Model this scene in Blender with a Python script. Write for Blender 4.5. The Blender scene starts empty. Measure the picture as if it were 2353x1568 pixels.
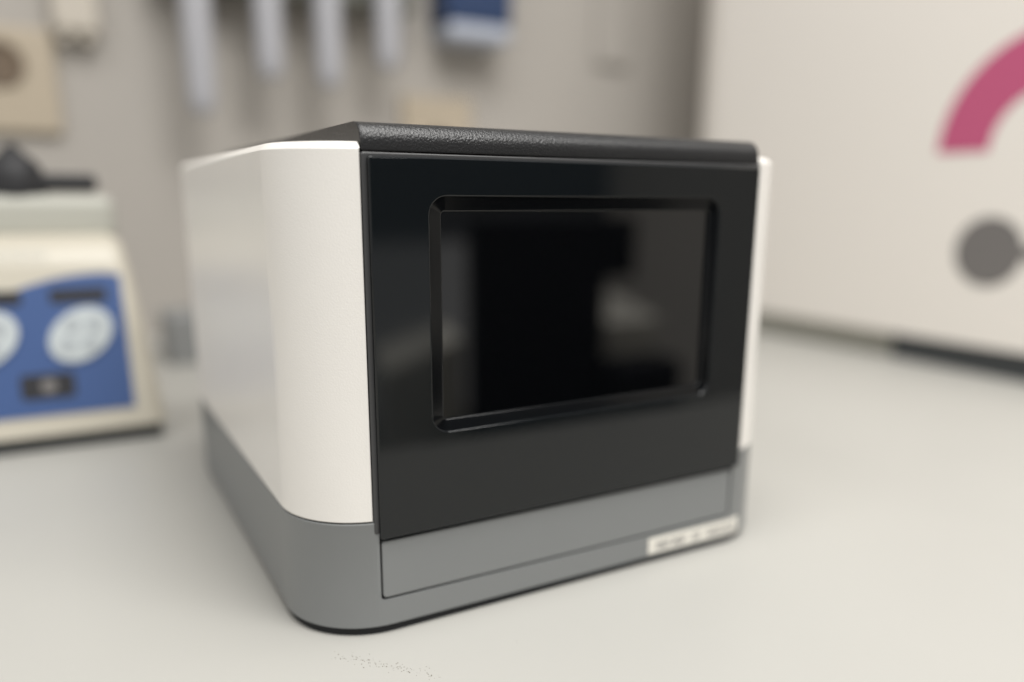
import bpy, bmesh, math, random
from mathutils import Vector, Matrix

# ------------------------------------------------------------------ camera, world, lights
sc = bpy.context.scene
col = sc.collection
random.seed(11)

S = 0.22
CAM = Vector((-0.5148 * S, -1.4791 * S, 0.8873 * S))
YAW, PITCH, ROLL = 0.5104, 0.2319, 0.0052
fwd = Vector((math.sin(YAW) * math.cos(PITCH), math.cos(YAW) * math.cos(PITCH), -math.sin(PITCH)))
rgt = Vector((math.cos(YAW), -math.sin(YAW), 0))
upv = rgt.cross(fwd)
r2 = rgt * math.cos(ROLL) + upv * math.sin(ROLL)
u2 = upv * math.cos(ROLL) - rgt * math.sin(ROLL)
cam = bpy.data.cameras.new('camera')
cam.sensor_width = 36.0
cam.lens = 36.0 * 1839.17 / 2353.0
cam.shift_y = 108.16 / 2353.0
cam.clip_start, cam.clip_end = 0.02, 60.0
cam.dof.use_dof = True
cam.dof.focus_distance = 0.346
cam.dof.aperture_fstop = cam.lens / 15.8
cam_o = bpy.data.objects.new('camera', cam)
m = Matrix((r2, u2, -fwd)).transposed().to_4x4()
m.translation = CAM
cam_o.matrix_world = m
col.objects.link(cam_o)
sc.camera = cam_o

world = bpy.data.worlds.new('World')
sc.world = world
world.use_nodes = True
bg = world.node_tree.nodes['Background']
bg.inputs['Color'].default_value = (1.0, 0.99, 0.975, 1)
bg.inputs['Strength'].default_value = 0.46


def area(name, loc, target, sx, sy, power, color):
    li = bpy.data.lights.new(name, 'AREA')
    li.shape = 'RECTANGLE'
    li.size, li.size_y = sx, sy
    li.energy = power
    li.color = color
    o = bpy.data.objects.new(name, li)
    o.location = loc
    o.rotation_euler = (Vector(target) - Vector(loc)).to_track_quat('-Z', 'Y').to_euler()
    col.objects.link(o)
    return o


WARM = (1.0, 0.985, 0.957)
area('overhead_area_light', (0.18, -0.25, 1.75), (0.18, -0.25, 0), 0.9, 0.7, 20.0, WARM)
area('overhead_area_light', (0.50, -1.10, 1.75), (0.50, -1.10, 0), 1.2, 0.6, 37.0, WARM)  # added lamp, brightens the front faces and the mirrored cabinets
area('overhead_area_light', (-1.20, -0.40, 1.75), (-1.20, -0.40, 0), 0.7, 1.0, 14.5, WARM)

sc.view_settings.view_transform = 'Standard'
sc.view_settings.look = 'None'
sc.view_settings.exposure = 0.0
sc.view_settings.gamma = 1.0
sc.view_settings.use_curve_mapping = False
sc.cycles.use_denoising = True
sc.cycles.max_bounces = 8


# ------------------------------------------------------------------ materials
def mat(name, rgb, rough=0.5, spec=0.5, bump=None, var=0.0, var_scale=8.0, rough_var=0.0, metal=0.0, coat=0.0, specks=None):
    ma = bpy.data.materials.new(name)
    ma.use_nodes = True
    nt = ma.node_tree
    b = nt.nodes['Principled BSDF']
    b.inputs['Base Color'].default_value = (*rgb, 1)
    b.inputs['Roughness'].default_value = rough
    b.inputs['Specular IOR Level'].default_value = spec
    b.inputs['Metallic'].default_value = metal
    b.inputs['Coat Weight'].default_value = coat
    b.inputs['Coat Roughness'].default_value = 0.03
    tc = nt.nodes.new('ShaderNodeTexCoord')
    colsock = None
    if var > 0:
        n = nt.nodes.new('ShaderNodeTexNoise')
        n.inputs['Scale'].default_value = var_scale
        n.inputs['Detail'].default_value = 5
        nt.links.new(tc.outputs['Object'], n.inputs['Vector'])
        mx = nt.nodes.new('ShaderNodeMix')
        mx.data_type = 'RGBA'
        mx.inputs[6].default_value = tuple(c * (1 - var) for c in rgb) + (1,)
        mx.inputs[7].default_value = tuple(min(1, c * (1 + var)) for c in rgb) + (1,)
        nt.links.new(n.outputs['Fac'], mx.inputs[0])
        colsock = mx.outputs[2]
        nt.links.new(colsock, b.inputs['Base Color'])
    if specks:
        sscale, sthr, srgb = specks
        v = nt.nodes.new('ShaderNodeTexVoronoi')
        v.inputs['Scale'].default_value = sscale
        nt.links.new(tc.outputs['Object'], v.inputs['Vector'])
        # a cell carries a speck only where its random colour is high
        sep = nt.nodes.new('ShaderNodeSeparateColor')
        nt.links.new(v.outputs['Color'], sep.inputs[0])
        g = nt.nodes.new('ShaderNodeMath'); g.operation = 'GREATER_THAN'; g.inputs[1].default_value = 0.86
        nt.links.new(sep.outputs[0], g.inputs[0])
        l = nt.nodes.new('ShaderNodeMath'); l.operation = 'LESS_THAN'; l.inputs[1].default_value = sthr
        nt.links.new(v.outputs['Distance'], l.inputs[0])
        mu = nt.nodes.new('ShaderNodeMath'); mu.operation = 'MULTIPLY'
        nt.links.new(g.outputs[0], mu.inputs[0]); nt.links.new(l.outputs[0], mu.inputs[1])
        m2 = nt.nodes.new('ShaderNodeMix'); m2.data_type = 'RGBA'
        if colsock: nt.links.new(colsock, m2.inputs[6])
        else: m2.inputs[6].default_value = (*rgb, 1)
        m2.inputs[7].default_value = (*srgb, 1)
        nt.links.new(mu.outputs[0], m2.inputs[0])
        nt.links.new(m2.outputs[2], b.inputs['Base Color'])
    if rough_var > 0:
        n = nt.nodes.new('ShaderNodeTexNoise')
        n.inputs['Scale'].default_value = 22
        n.inputs['Detail'].default_value = 6
        nt.links.new(tc.outputs['Object'], n.inputs['Vector'])
        mr = nt.nodes.new('ShaderNodeMapRange')
        mr.inputs[1].default_value = 0.35; mr.inputs[2].default_value = 0.75
        mr.inputs[3].default_value = rough; mr.inputs[4].default_value = rough + rough_var
        nt.links.new(n.outputs['Fac'], mr.inputs[0])
        nt.links.new(mr.outputs[0], b.inputs['Roughness'])
    if bump:
        scale, strength, dist = bump
        n = nt.nodes.new('ShaderNodeTexNoise')
        n.inputs['Scale'].default_value = scale
        n.inputs['Detail'].default_value = 2
        nt.links.new(tc.outputs['Object'], n.inputs['Vector'])
        bp = nt.nodes.new('ShaderNodeBump')
        bp.inputs['Strength'].default_value = strength
        bp.inputs['Distance'].default_value = dist
        nt.links.new(n.outputs['Fac'], bp.inputs['Height'])
        nt.links.new(bp.outputs['Normal'], b.inputs['Normal'])
    return ma


M_white = mat('white_shell_plastic', (0.825, 0.797, 0.752), 0.31, 0.5, bump=(1300, 0.22, 0.0004), var=0.012, var_scale=60,
              specks=(130, 0.035, (0.42, 0.38, 0.33)))
M_grey = mat('grey_base_plastic', (0.212, 0.219, 0.219), 0.38, 0.45, bump=(1500, 0.08, 0.0003), var=0.02, var_scale=40)
M_gap = mat('dark_gap_fill', (0.012, 0.013, 0.015), 0.5, 0.3)  # dark tone, also used as shade in the gaps it fills
M_lid = mat('grained_black_plastic', (0.018, 0.018, 0.0188), 0.29, 0.5, bump=(1050, 0.55, 0.0006))
M_fascia = mat('gloss_black_fascia', (0.0036, 0.0050, 0.0060), 0.035, 0.5, rough_var=0.05)
M_frame = mat('satin_black_frame', (0.05, 0.05, 0.051), 0.4, 0.5)
M_bezel = mat('black_bezel', (0.003, 0.0034, 0.004), 0.12, 0.45)
M_glass = mat('dark_display_glass', (0.0012, 0.0014, 0.0018), 0.03, 1.0)
M_paper = mat('white_label_paper', (0.80, 0.77, 0.70), 0.5, 0.4)
M_ink = mat('grey_label_ink', (0.12, 0.12, 0.13), 0.6, 0.3)
M_table = mat('pale_laminate', (0.425, 0.418, 0.390), 0.42, 0.4, bump=(420, 0.05, 0.0005), var=0.035, var_scale=6)
M_wall = mat('painted_wall', (0.41, 0.384, 0.352), 0.75, 0.3, bump=(180, 0.15, 0.001), var=0.02, var_scale=5)
M_cream = mat('cream_enamel', (0.52, 0.485, 0.405), 0.33, 0.5, var=0.012)
M_beigeside = mat('grey_green_plastic', (0.43, 0.428, 0.38), 0.5, 0.4, var=0.02)
M_blue = mat('blue_panel_film', (0.050, 0.095, 0.235), 0.3, 0.5)
M_dark = mat('dark_display_window', (0.03, 0.03, 0.033), 0.25, 0.5)
M_silver = mat('silver_keypad', (0.48, 0.52, 0.53), 0.4, 0.5)
M_silver2 = mat('silver_key', (0.36, 0.39, 0.41), 0.4, 0.5)
M_black = mat('black_rubber', (0.022, 0.022, 0.024), 0.55, 0.4)
M_socket = mat('aged_cream_plastic', (0.45, 0.385, 0.295), 0.4, 0.5, var=0.02)
M_hole = mat('socket_well_shade', (0.16, 0.12, 0.085), 0.6, 0.3)  # dark tone stands in for the shadow inside the well
M_box = mat('beige_wall_plastic', (0.52, 0.475, 0.41), 0.5, 0.4)
M_tube = mat('pale_grey_plastic', (0.395, 0.395, 0.42), 0.5, 0.5)
M_rack = mat('dark_rack', (0.15, 0.15, 0.13), 0.6, 0.4)
M_dblue = mat('dark_blue_plastic', (0.010, 0.033, 0.10), 0.4, 0.5)
M_pale = mat('pale_blue_grey_plastic', (0.40, 0.43, 0.50), 0.35, 0.5)
M_gbox = mat('blue_grey_plastic', (0.23, 0.235, 0.235), 0.5, 0.4)
M_panel = mat('white_cabinet_paint', (0.84, 0.80, 0.748), 0.45, 0.4, var=0.008, var_scale=3)
M_mag = mat('magenta_print', (0.53, 0.105, 0.215), 0.45, 0.4)
M_pgrey = mat('grey_print', (0.18, 0.17, 0.165), 0.45, 0.4)
M_cprint = mat('faded_print', (0.50, 0.48, 0.42), 0.5, 0.4)
M_foot = mat('dark_grey_foot', (0.05, 0.055, 0.058), 0.6, 0.4)
M_floor = mat('grey_floor', (0.22, 0.22, 0.20), 0.6, 0.4, var=0.05)
M_cab = mat('white_cabinet_reflected', (0.85, 0.82, 0.74), 0.4, 0.4)
M_dblock = mat('black_reflection_block', (0.012, 0.014, 0.018), 0.5, 0.3)
M_oblock = mat('dark_grey_reflection_block', (0.08, 0.088, 0.098), 0.5, 0.3)
M_dust = mat('dark_crumbs', (0.22, 0.20, 0.17), 0.9, 0.1)


# ------------------------------------------------------------------ mesh helpers
def finish(name, bm, material, parent=None, angle=32, origin=(0, 0, 0)):
    bmesh.ops.remove_doubles(bm, verts=bm.verts, dist=1e-7)
    bmesh.ops.recalc_face_normals(bm, faces=bm.faces)
    o3 = Vector(origin)
    if parent is not None:
        p = parent
        o3 = Vector((0, 0, 0))
        while p is not None:
            o3 += p.location
            p = p.parent
    bmesh.ops.translate(bm, verts=bm.verts, vec=-o3)
    me = bpy.data.meshes.new(name)
    bm.to_mesh(me)
    bm.free()
    for p in me.polygons:
        p.use_smooth = True
    me.set_sharp_from_angle(angle=math.radians(angle))
    me.materials.append(material)
    o = bpy.data.objects.new(name, me)
    col.objects.link(o)
    w = o.modifiers.new('normals', 'WEIGHTED_NORMAL')
    w.keep_sharp = True
    w.weight = 90
    if parent is not None:
        o.parent = parent
    else:
        o.location = origin
    return o


def thing(name, loc, label, cat, group=None):
    o = bpy.data.objects.new(name, None)
    o.empty_display_size = 0.03
    o.location = loc
    col.objects.link(o)
    o['label'] = label
    o['category'] = cat
    if group:
        o['group'] = group
    return o


def structure(name, bm, material):
    o = finish(name, bm, material)
    o['kind'] = 'structure'
    return o


def bevel_where(bm, test, w, seg=3, clamp=True):
    es = [e for e in bm.edges if test(e)]
    if es:
        bmesh.ops.bevel(bm, geom=es, offset=w, segments=seg, profile=0.5, affect='EDGES', clamp_overlap=clamp)


def sharp(e, deg=40):
    return len(e.link_faces) == 2 and e.calc_face_angle(0) > math.radians(deg)


def prism(outline, z0, z1, bm=None):
    """closed 2-D outline in XY, extruded from z0 to z1"""
    bm = bm or bmesh.new()
    lo = [bm.verts.new((x, y, z0)) for x, y in outline]
    hi = [bm.verts.new((x, y, z1)) for x, y in outline]
    n = len(outline)
    bm.faces.new(lo[::-1]); bm.faces.new(hi)
    for i in range(n):
        j = (i + 1) % n
        bm.faces.new((lo[i], lo[j], hi[j], hi[i]))
    return bm


def box(x0, x1, y0, y1, z0, z1, bev=0.0, seg=3, bm=None):
    b2 = prism([(x0, y0), (x1, y0), (x1, y1), (x0, y1)], z0, z1)
    if bev:
        bevel_where(b2, lambda e: True, bev, seg)
    if bm is None:
        return b2
    merge(bm, b2)
    return bm


def merge(bm, other, matrix=None):
    me = bpy.data.meshes.new('tmp')
    if matrix is not None:
        bmesh.ops.transform(other, matrix=matrix, verts=other.verts)
    other.to_mesh(me); other.free()
    bm.from_mesh(me)
    bpy.data.meshes.remove(me)


def lathe(profile, cx, cy, n=32, bm=None):
    """profile: (r, z) from bottom to top, closed with caps"""
    bm = bm or bmesh.new()
    rings = []
    for r, z in profile:
        rings.append([bm.verts.new((cx + r * math.cos(2 * math.pi * k / n), cy + r * math.sin(2 * math.pi * k / n), z)) for k in range(n)])
    for a, b in zip(rings, rings[1:]):
        for k in range(n):
            bm.faces.new((a[k], a[(k + 1) % n], b[(k + 1) % n], b[k]))
    bm.faces.new(rings[0][::-1]); bm.faces.new(rings[-1])
    return bm


def rr_loop(x0, x1, z0, z1, r, k=8):
    """rounded rectangle in 2-D, the same count of points for any size"""
    pts = []
    for cx, cz, a0 in ((x1 - r, z0 + r, -90), (x1 - r, z1 - r, 0), (x0 + r, z1 - r, 90), (x0 + r, z0 + r, 180)):
        for i in range(k + 1):
            a = math.radians(a0 + 90 * i / k)
            pts.append((cx + r * math.cos(a), cz + r * math.sin(a)))
    return pts


def skin_loops(loops, cap_first=False, cap_last=False, bm=None):
    """loops: lists of 3-D points with equal counts, bridged in order"""
    bm = bm or bmesh.new()
    vs = [[bm.verts.new(p) for p in lp] for lp in loops]
    n = len(vs[0])
    for a, b in zip(vs, vs[1:]):
        for i in range(n):
            j = (i + 1) % n
            bm.faces.new((a[i], a[j], b[j], b[i]))
    if cap_first: bm.faces.new(vs[0][::-1])
    if cap_last: bm.faces.new(vs[-1])
    return bm


def xz(loop, y):
    return [(x, y, z) for x, z in loop]


# ------------------------------------------------------------------ setting
TZ = -0.0045                    # table surface
structure('table_top', box(-1.6, 1.9, -0.275, 0.95, TZ - 0.03, TZ, 0.002, 2), M_table)
structure('back_wall', box(-2.2, 3.2, 0.9502, 1.05, -0.9, 2.3), M_wall)
structure('floor', box(-2.6, 3.4, -3.4, 1.05, -0.95, -0.9), M_floor)

# ------------------------------------------------------------------ the instrument
XL, XR, DEP, RF, RB = -0.0341, 0.2541, 0.3117, 0.040, 0.028
ZB, ZW0, ZW1 = 0.0518, 0.0525, 0.2178


def body_outline(off=0.0, n=18):
    x0, x1, y0, y1 = XL + off, XR - off, off, DEP - off
    rf, rb = RF - off, RB - off
    pts = []
    for cx, cy, r, a0 in ((x1 - rf, y0 + rf, rf, -90), (x1 - rb, y1 - rb, rb, 0), (x0 + rb, y1 - rb, rb, 90), (x0 + rf, y0 + rf, rf, 180)):
        for i in range(n + 1):
            a = math.radians(a0 + 90 * i / n)
            pts.append((cx + r * math.cos(a), cy + r * math.sin(a)))
    return pts


def front_y(x):
    c0, c1 = XL + RF, XR - RF
    d = max(c0 - x, x - c1, 0)
    return RF - math.sqrt(max(RF * RF - d * d, 0))


inst = thing('lab_instrument', (0.11, 0.15, TZ),
             'boxy white and grey lab instrument with a black touchscreen front, in focus on the table', 'lab instrument')

# base with a recess for the drawer
bm = prism(body_outline(), 0.0, ZB)
bevel_where(bm, lambda e: all(abs(v.co.z) < 1e-6 for v in e.verts), 0.0014, 3)
bevel_where(bm, lambda e: all(abs(v.co.z - ZB) < 1e-6 for v in e.verts), 0.0005, 2)
base = finish('base', bm, M_grey, inst)
cut_loop = rr_loop(0.0002, 0.2170, 0.0128, 0.0470, 0.0022)
cutter = finish('recess', skin_loops([xz(cut_loop, -0.01), xz(cut_loop, 0.006)], True, True), M_gap, inst)
md = base.modifiers.new('recess', 'BOOLEAN')
md.operation = 'DIFFERENCE'; md.solver = 'EXACT'; md.object = cutter
bpy.context.view_layer.update()
dg = bpy.context.evaluated_depsgraph_get()
new_me = bpy.data.meshes.new_from_object(base.evaluated_get(dg))
base.modifiers.clear()
base.data = new_me

new_me.name = 'base'
bpy.data.objects.remove(cutter)
if len(new_me.materials) == 0:
    new_me.materials.append(M_grey)
new_me.set_sharp_from_angle(angle=math.radians(12))

finish('foot_shadow_frame', prism(body_outline(0.0018), TZ, 0.0006), M_gap, inst)  # inset plinth, coloured dark to stand in for the shadow gap
finish('seam_strip', prism(body_outline(0.0011), ZB - 0.003, ZW0 + 0.003), M_gap, inst)

# drawer front, sitting in the recess with a gap all round
dl = lambda i: rr_loop(0.0012 + i, 0.2160 - i, 0.0139 + i, 0.0421 - i, 0.0019 - i * 0.8)
finish('drawer_front', skin_loops([xz(dl(0), 0.0056), xz(dl(0), 0.0008), xz(dl(0.0002), 0.0004), xz(dl(0.0006), 0.0002)], True, True), M_grey, inst)
finish('drawer_recess', box(0.0007, 0.2165, 0.0053, 0.0059, 0.0133, 0.0468), M_gap, inst)  # dark backing stands in for the shade deep in the gap

# white side panels
XI0, XI1 = -0.0022, 0.2222


def panel_outline(left, off=0.0, y0=0.0):
    """outline of a side panel: curved outside, straight along the inner edge"""
    rf, rb = RF - off, RB - off
    cx = XL + RF
    a1 = math.degrees(math.acos((cx - XI0) / rf))
    pts = []
    for i in range(25):
        a = math.radians(180 + a1 * i / 24)
        pts.append((cx + rf * math.cos(a), RF + rf * math.sin(a)))
    pts += [(XI0, pts[-1][1] + 0.02), (XI0, DEP - off)]
    cx = XL + RB
    for i in range(13):
        a = math.radians(90 + 90 * i / 12)
        pts.append((cx + rb * math.cos(a), DEP - RB + rb * math.sin(a)))
    return pts if left else [(XL + XR - x, y) for x, y in pts]


for left in (True, False):
    loops = []
    for off, z in ((0.0004, ZW0), (0.0, ZW0 + 0.0004), (0.0, ZW1 - 0.0030), (0.0003, ZW1 - 0.0024), (0.0023, ZW1 - 0.0004), (0.0029, ZW1)):
        loops.append([(x, y, z) for x, y in panel_outline(left, off)])
    bm = skin_loops(loops, True, True)
    xi = XI0 if left else XI1
    bevel_where(bm, lambda e: all(abs(v.co.x - xi) < 1e-6 and v.co.y < 0.01 for v in e.verts) and abs(e.verts[0].co.z - e.verts[1].co.z) > 0.05, 0.0009, 3)
    finish('side_panel', bm, M_white, inst, 25)

# inner body and rear, dark, between the side panels
finish('rear_panel', box(XI0 + 0.0004, XI1 - 0.0004, 0.010, DEP - 0.0015, ZB + 0.0005, 0.2140), M_gap, inst)

# frame behind the fascia
fl = lambda i: rr_loop(-0.0019 + i, 0.2219 - i, 0.0462 + i, 0.2137 - i, 0.0010)
finish('fascia_frame', skin_loops([xz(fl(0), 0.0096), xz(fl(0), 0.0006), xz(fl(0.0005), 0.0001), xz(fl(0.0030), 0.0), xz(rr_loop(0.024, 0.195, 0.088, 0.199, 0.005), 0.0001), xz(rr_loop(0.024, 0.195, 0.088, 0.199, 0.005), 0.0096)]), M_frame, inst)

# fascia with the opening for the screen
FX0, FX1, FZ0, FZ1 = 0.0002, 0.2200, 0.0440, 0.2122
BX0, BX1, BZ0, BZ1 = 0.0265, 0.1928, 0.0906, 0.1966
GX0, GX1, GZ0, GZ1 = 0.0331, 0.1869, 0.0963, 0.1898
ol = lambda i, y: xz(rr_loop(FX0 + i, FX1 - i, FZ0 + i, FZ1 - i, 0.0012), y)
bl = lambda i, y: xz(rr_loop(BX0 + i, BX1 - i, BZ0 + i, BZ1 - i, 0.0085 - i), y)
fas = finish('fascia', skin_loops([ol(0, -0.0003), ol(0, -0.0012), ol(0.0002, -0.0017), ol(0.0007, -0.0022), bl(-0.0004, -0.0022), bl(0, -0.0021),
                                   bl(0.0004, -0.0017), bl(0.0005, -0.0006)]), M_fascia, inst, 40)


def blend(t, y):
    a = rr_loop(BX0 + 0.0005, BX1 - 0.0005, BZ0 + 0.0005, BZ1 - 0.0005, 0.0080)
    b = rr_loop(GX0 - 0.0006, GX1 + 0.0006, GZ0 - 0.0006, GZ1 + 0.0006, 0.0026)
    return xz([(p[0] + (q[0] - p[0]) * t, p[1] + (q[1] - p[1]) * t) for p, q in zip(a, b)], y)


LIP = [(math.radians(t), 0.0007) for t in (22, 45, 68, 90)]


gl = lambda i, y, r=0.0016: xz(rr_loop(GX0 + i, GX1 - i, GZ0 + i, GZ1 - i, r), y)
finish('screen_bezel', skin_loops([blend(0, -0.0012), blend(0.97, -0.00025), blend(1, -0.0002)] + [gl(-0.0006 + r * math.sin(t), -0.0002 + r * (1 - math.cos(t))) for t, r in LIP]
                                  + [gl(0.0001, 0.0018)]), M_bezel, inst, 30)
finish('screen_glass', skin_loops([gl(-0.0003, 0.0012), gl(-0.0004, 0.0020)], True, True), M_glass, inst)

# lid: profile in YZ extruded along X
prof = [(0.0016, 0.2144), (0.0013, 0.2150), (0.0013, 0.2180)]
RL = 0.0082
for i in range(1, 9):
    a = math.radians(180 - 90 * i / 8)
    prof.append((0.0013 + RL + RL * math.cos(a), 0.2180 + RL * math.sin(a)))
prof += [(DEP - 0.012, 0.2264), (DEP - 0.004, 0.2240), (DEP - 0.002, 0.2144)]
bm = bmesh.new()
LX0, LX1 = -0.0016, 0.2216
a_ = [bm.verts.new((LX0, y, z)) for y, z in prof]
b_ = [bm.verts.new((LX1, y, z)) for y, z in prof]
bm.faces.new(a_[::-1]); bm.faces.new(b_)
for i in range(len(prof)):
    j = (i + 1) % len(prof)
    bm.faces.new((a_[i], a_[j], b_[j], b_[i]))
bevel_where(bm, lambda e: all(abs(v.co.x - LX0) < 1e-6 for v in e.verts), 0.0009, 3)
bevel_where(bm, lambda e: all(abs(v.co.x - LX1) < 1e-6 for v in e.verts), 0.0026, 4)
finish('lid', bm, M_lid, inst)

# label sticker low on the right, wrapped a little round the corner
bm = bmesh.new()
cols = []
N = 16
for i in range(N + 1):
    x = 0.1568 + (0.2256 - 0.1568) * i / N
    y = front_y(x) - 0.00035
    cols.append([bm.verts.new((x, y, 0.0014)), bm.verts.new((x, y, 0.0108)), bm.verts.new((x, y + 0.0003, 0.0108)), bm.verts.new((x, y + 0.0003, 0.0014))])
for p, q in zip(cols, cols[1:]):
    for k in range(4):
        bm.faces.new((p[k], q[k], q[(k + 1) % 4], p[(k + 1) % 4]))
bm.faces.new(cols[0]); bm.faces.new(cols[-1][::-1])
stk = finish('label_sticker', bm, M_paper, inst)
bm = bmesh.new()
random.seed(4)


def ink(x0, x1, z0, z1):
    vs = []
    for x, z in ((x0, z0), (x1, z0), (x1, z1), (x0, z1)):
        vs.append(bm.verts.new((x, front_y(x) - 0.00042, z)))
    bm.faces.new(vs)


x = 0.1628
for cnt in (6, 2, 6):
    for k in range(cnt):
        z0, z1 = 0.0032, 0.0076
        ink(x, x + 0.0007, z0, z1)
        ink(x + 0.0008, x + 0.0023, z1 - 0.0007, z1)
        if random.random() < 0.6: ink(x + 0.0008, x + 0.0023, 0.0051, 0.0057)
        if random.random() < 0.6: ink(x + 0.0008, x + 0.0023, z0, z0 + 0.0007)
        if random.random() < 0.7: ink(x + 0.0024, x + 0.0030, z0, z1)
        x += 0.0038
    x += 0.0036
finish('printed_text', bm, M_ink, stk)

# ------------------------------------------------------------------ bench mixer on the left
mix = thing('bench_mixer', (-0.17, 0.50, TZ), 'cream bench mixer with a blue keypad panel and a black handle on top, at left', 'lab mixer')
SL = 0.268
fy = lambda z: 0.392 + (z - 0.012) * SL
prof = [(fy(0.009), 0.009), (fy(0.138), 0.138), (0.455, 0.1625), (0.475, 0.1640), (0.66, 0.160), (0.67, 0.009)]


def mixer_hw(z):               # the body narrows a little upwards
    return -0.297 + z * 0.05, -0.0465 - z * 0.115


bm = bmesh.new()
lft = [bm.verts.new((mixer_hw(z)[0], y, z)) for y, z in prof]
rt = [bm.verts.new((mixer_hw(z)[1], y, z)) for y, z in prof]
bm.faces.new(lft); bm.faces.new(rt[::-1])
for i in range(len(prof)):
    j = (i + 1) % len(prof)
    bm.faces.new((lft[i], rt[i], rt[j], lft[j]))
bm.normal_update()
side_edges = set()
bevel_where(bm, lambda e: sharp(e, 50) and min(v.co.z for v in e.verts) >= 0.008 and not all(abs(v.co.z - 0.009) < 1e-5 for v in e.verts), 0.012, 5)
finish('body', bm, M_cream, mix, 40)
finish('shadow_plinth', box(-0.287, -0.052, 0.398, 0.655, TZ, 0.0085, 0.002, 2), M_foot, mix)  # dark plinth stands in for the shadow strip under the body


def on_front(pts, off, name, material, parent, thick=0.0012):
    """a flat shape (x, z) laid on the sloping front"""
    nrm = Vector((0, -1, SL)).normalized()
    lo = [Vector((x, fy(z), z)) + nrm * (off - thick) for x, z in pts]
    hi = [Vector((x, fy(z), z)) + nrm * off for x, z in pts]
    return finish(name, skin_loops([lo, hi], True, True), material, parent)


blue = [(-0.275, 0.0245), (-0.0715, 0.0245), (-0.0712, 0.132)]
for x, z in ((-0.0835, 0.1338), (-0.0953, 0.1335), (-0.108, 0.1322), (-0.1207, 0.1302), (-0.1394, 0.1252), (-0.158, 0.1180), (-0.18, 0.107), (-0.205, 0.092), (-0.235, 0.070), (-0.275, 0.037)):
    blue.append((x, z))
pan = on_front(blue, 0.0010, 'control_panel', M_blue, mix, 0.0018)


def rrect(cx, cz, w, h, r, ang=0.0, k=5):
    pts = rr_loop(-w / 2, w / 2, -h / 2, h / 2, r, k)
    c, s = math.cos(ang), math.sin(ang)
    return [(cx + x * c - z * s, cz + x * s + z * c) for x, z in pts]


def ellipse(cx, cz, a, b, ang, k=28):
    c, s = math.cos(ang), math.sin(ang)
    return [(cx + a * math.cos(t) * c - b * math.sin(t) * s, cz + a * math.cos(t) * s + b * math.sin(t) * c)
            for t in (2 * math.pi * i / k for i in range(k))]


for cx in (-0.1037, -0.1645):
    on_front(rrect(cx, 0.1165, 0.041, 0.0112, 0.002), 0.0016, 'display_window', M_dark, pan)
for cx in (-0.1050, -0.1718):
    k = on_front(ellipse(cx, 0.0855, 0.0258, 0.0188, math.radians(36)), 0.0032, 'keypad', M_silver, pan, 0.0028)
    d = math.radians(36)
    for t, q in ((-0.013, -0.0), (0.013, 0.0), (0.0, 0.010), (0.0, -0.010)):
        on_front(ellipse(cx + t * math.cos(d) - q * math.sin(d), 0.0855 + t * math.sin(d) + q * math.cos(d), 0.0052, 0.0052, 0), 0.0040, 'key', M_silver2, k)
on_front(rrect(-0.1325, 0.0472, 0.038, 0.0190, 0.003), 0.0018, 'selector_window', M_dark, pan)
on_front(rrect(-0.1320, 0.0472, 0.010, 0.010, 0.003), 0.0026, 'selector_key', M_pgrey, pan)
# faint print on the cream band
nrm = Vector((0, -0.0245, 0.029)).normalized()
bm = bmesh.new()
xx = -0.158
for w in (0.006, 0.003, 0.007, 0.004, 0.006):
    q = []
    for x, t in ((xx, 0.30), (xx + w, 0.30), (xx + w, 0.62), (xx, 0.62)):
        q.append(bm.verts.new(Vector((x, fy(0.138) + (0.455 - fy(0.138)) * t, 0.138 + 0.0245 * t)) + Vector((0, -0.764, 0.645)) * 0.0006))
    bm.faces.new(q)
    xx += w + 0.0022
finish('printed_mark', bm, M_cprint, mix)
finish('upper_housing', box(-0.285, -0.066, 0.474, 0.64, 0.158, 0.1965, 0.010, 4), M_beigeside, mix)
bm = box(-0.19, -0.0775, 0.488, 0.512, 0.1990, 0.2145, 0.005, 3)
lathe([(0.0225, 0.1960), (0.0235, 0.202), (0.0228, 0.212), (0.0205, 0.220), (0.0155, 0.2265), (0.0100, 0.2305), (0.0070, 0.235), (0.003, 0.2385)], -0.1400, 0.500, 24, bm)
finish('handle', bm, M_black, mix)

gb = finish('storage_box', box(-0.010, 0.075, 0.715, 0.80, TZ, 0.055, 0.004, 3), M_gbox, None)
gb['label'] = 'small blue-grey box on the table beside the wall, half hidden behind the instrument'
gb['category'] = 'box'

# ------------------------------------------------------------------ things on the wall
sk = thing('wall_socket', (-0.15, 0.95, 0.34), 'large cream wall socket with a round dark well, upper left on the wall', 'wall socket')
WY = 0.9500
bm = box(-0.215, -0.091, WY - 0.012, WY, 0.276, 0.406, 0.004, 3)
finish('face_plate', bm, M_socket, sk)
ring = lambda r, y, n=28: [(-0.154 + r * math.cos(2 * math.pi * k / n), y, 0.360 + r * math.sin(2 * math.pi * k / n)) for k in range(n)]
finish('socket_well', skin_loops([ring(0.028, WY - 0.012), ring(0.028, WY - 0.0155), ring(0.0255, WY - 0.0165), ring(0.0225, WY - 0.0155), ring(0.021, WY - 0.0125)], False, True), M_hole, sk)

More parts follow.
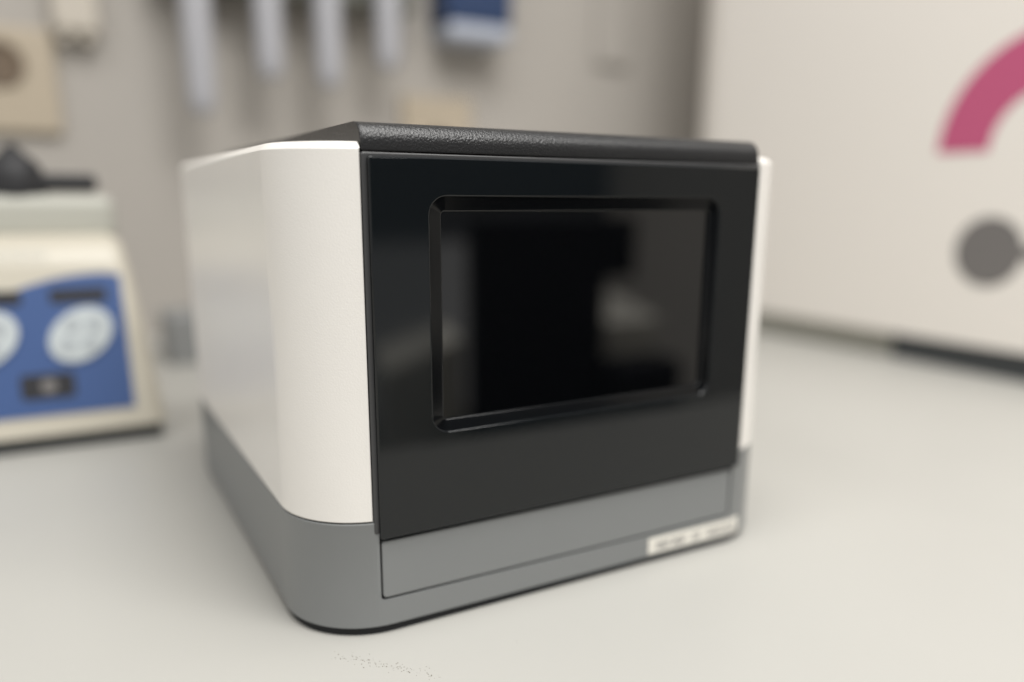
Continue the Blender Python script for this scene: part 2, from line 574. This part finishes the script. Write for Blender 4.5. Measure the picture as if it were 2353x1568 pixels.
sk2 = thing('wall_socket', (0.452, 0.95, 0.30), 'cream wall socket peeking out just above the black lid of the instrument', 'wall socket')
finish('face_plate', box(0.390, 0.515, WY - 0.012, WY, 0.23, 0.356, 0.004, 3), M_socket, sk2)
ring2 = lambda r, y, n=28: [(0.452 + r * math.cos(2 * math.pi * k / n), y, 0.275 + r * math.sin(2 * math.pi * k / n)) for k in range(n)]
finish('socket_well', skin_loops([ring2(0.028, WY - 0.012), ring2(0.028, WY - 0.0155), ring2(0.0225, WY - 0.0155), ring2(0.021, WY - 0.0125)], False, True), M_hole, sk2)

jb = thing('power_adapter', (-0.06, 0.95, 0.45), 'pale beige plug adapter on the wall right of the large cream socket', 'plug adapter')
finish('housing', box(-0.090, -0.034, WY - 0.030, WY, 0.402, 0.56, 0.008, 3), M_box, jb)
for x in (-0.075, -0.051):
    finish('foot', box(x - 0.007, x + 0.007, WY - 0.028, WY - 0.004, 0.390, 0.4018, 0.004, 2), M_box, jb)

jb2 = thing('cable_duct', (0.80, 0.95, 0.5), 'pale beige vertical duct on the wall close to the white cabinet', 'cable duct')
finish('duct_cover', box(0.765, 0.838, WY - 0.010, WY, 0.432, 0.75, 0.004, 3), M_wall, jb2)

rk = finish('hanging_rack', box(0.030, 0.400, 0.892, 0.9495, 0.470, 0.56, 0.006, 3), M_rack, None)
rk['label'] = 'dark rack along the wall with four pale tubes hanging from it'
rk['category'] = 'rack'
tubes = ((0.076, 0.303, 'pale grey hanging tube, longest and leftmost of the four under the rack'),
         (0.169, 0.354, 'pale grey hanging tube, second from the left under the rack'),
         (0.252, 0.348, 'pale grey hanging tube, third from the left under the rack'),
         (0.342, 0.379, 'pale grey hanging tube, rightmost under the rack, next to the blue dispenser'))
for x, zb, lab in tubes:
    bm = lathe([(0.004, zb), (0.013, zb + 0.003), (0.0175, zb + 0.012), (0.0185, zb + 0.03), (0.0200, zb + 0.12), (0.0215, 0.60)], x, 0.865, 24)
    t = finish('hanging_tube', bm, M_tube, None)
    t['label'] = lab
    t['category'] = 'tube'
    t['group'] = 'tubes hanging from the rack'

dp = thing('wall_dispenser', (0.50, 0.95, 0.46), 'dark blue wall dispenser with a pale grey lower edge, at the top of the wall', 'dispenser')
bm = box(0.444, 0.560, 0.880, 0.9497, 0.463, 0.60, 0.008, 3)
finish('housing', bm, M_dblue, dp)
bm = prism([(0.447, 0.876), (0.557, 0.876), (0.557, 0.9496), (0.447, 0.9496)], 0.436, 0.4628)
bevel_where(bm, lambda e: True, 0.009, 4)
finish('tray', bm, M_pale, dp)

# ------------------------------------------------------------------ white cabinet on the right
CX, CY0, CY1 = 0.82, -0.25, 0.785
cb = thing('white_cabinet', (1.10, 0.25, TZ), 'large white cabinet with a magenta arch and grey dot printed on its side, at right', 'cabinet')
bm = box(CX, 1.30, CY0, CY1, 0.029, 0.85)
bevel_where(bm, lambda e: all(abs(v.co.x - CX) < 1e-6 and abs(v.co.y - CY1) < 1e-6 for v in e.verts), 0.11, 12)
bm.normal_update()
finish('shell', bm, M_panel, cb, 25)
arch = []
ac, az, ro, ri = 0.1705, 0.2550, 0.1285, 0.0665
for i in range(33):
    a = math.radians(180 * i / 32)
    arch.append((ac + ro * math.cos(a), az - 0.004 + ro * math.sin(a)))
for i in range(33):
    a = math.radians(180 - 180 * i / 32)
    arch.append((ac + ri * math.cos(a), az - 0.004 + ri * math.sin(a)))
bm = bmesh.new()
vs = [bm.verts.new((CX - 0.0006, y, z)) for y, z in arch]
for i in range(32):
    bm.faces.new((vs[i], vs[i + 1], vs[64 - i], vs[65 - i]))
finish('magenta_arch', bm, M_mag, cb)
bm = bmesh.new()
bm.faces.new([bm.verts.new((CX - 0.0006, 0.2215 + 0.0395 * math.cos(2 * math.pi * k / 40), 0.139 + 0.0395 * math.sin(2 * math.pi * k / 40))) for k in range(40)])
bm.faces.new([bm.verts.new((CX - 0.0008, y, z)) for y, z in ((0.187, 0.132), (0.12, 0.132), (0.12, 0.147), (0.187, 0.147))])
finish('grey_dot', bm, M_pgrey, cb)
for y0, y1 in ((-0.20, 0.335),):
    finish('foot', box(CX + 0.006, CX + 0.06, y0, y1, TZ, 0.0288, 0.002, 2), M_foot, cb)
finish('foot', box(1.20, 1.26, -0.2, 0.335, TZ, 0.0288, 0.002, 2), M_foot, cb)
finish('under_gap_fill', box(CX + 0.022, 1.28, 0.345, CY1 - 0.09, TZ, 0.0288, 0.002, 2), M_beigeside, cb)  # added block, toned like the shadow gap under the cabinet

# ------------------------------------------------------------------ across the aisle, seen only as reflections in the black front
def quad_cab(name, pts, z0, z1, material, label, cat):
    bm = prism(pts, z0, z1)
    bevel_where(bm, lambda e: True, 0.012, 3)
    o = finish(name, bm, material, None)
    o['label'] = label
    o['category'] = cat
    return o


quad_cab('low_cabinet', [(0.305, -0.834), (0.362, -1.044), (0.613, -1.276), (0.557, -1.066)], -0.9, -0.064, M_cab,
         'low white cabinet mirrored at the left edge of the dark screen', 'cabinet')
quad_cab('low_cabinet', [(0.75, -1.09), (0.99, -1.60), (1.311, -1.605), (1.074, -1.096)], -0.9, -0.064, M_cab,
         'low white cabinet mirrored in the right half of the dark screen', 'cabinet')
bm = box(0.520, 0.815, -0.98, -0.95, -0.9, 0.163, 0.008, 2)  # thin unseen panel added to darken the middle of the screen's reflection
box(0.817, 0.885, -0.98, -0.95, 0.045, 0.163, 0.008, 2, bm)
tc_ = finish('dark_reflection_panel', bm, M_dblock, None)
tc_['label'] = 'thin black panel added to mirror as the dark middle of the screen'
tc_['category'] = 'cabinet'
st_ = finish('chair_block', box(0.825, 0.985, -1.00, -0.90, -0.9, -0.118, 0.02, 3), M_dblock, None)  # plain unseen block added to shape the dark reflection at lower right
st_['label'] = 'plain black block added for the chair mirrored at the lower right of the screen'
st_['category'] = 'chair_block'

sh = finish('dark_reflection_block', box(0.30, 1.50, -2.25, -1.90, 0.07, 1.0, 0.01, 2), M_oblock, None)  # unseen block added to darken the upper reflection in the fascia
sh['label'] = 'dark grey block added overhead, mirrored along the top left of the dark front'
sh['category'] = 'block'
structure('rear_wall', box(1.55, 4.2, -2.40, -2.35, -0.9, 1.5), M_panel)

# ------------------------------------------------------------------ crumbs on the table at the front
bm = bmesh.new()
random.seed(21)
for k in range(110):
    t = random.random()
    x = -0.026 + 0.036 * t + random.gauss(0, 0.0020)
    y = -0.005 - 0.039 * t + random.gauss(0, 0.0016)
    if k > 106:
        x, y = random.uniform(-0.06, 0.12), random.uniform(-0.06, -0.03)
    r = random.uniform(0.00008, 0.00030)
    b2 = bmesh.new()
    bmesh.ops.create_icosphere(b2, subdivisions=1, radius=r)
    for v in b2.verts:
        v.co *= random.uniform(0.7, 1.25)
        v.co.z *= 0.6
    merge(bm, b2, Matrix.Translation((x, y, TZ + r * 0.4)))
du = finish('dust', bm, M_dust)
du['kind'] = 'stuff'
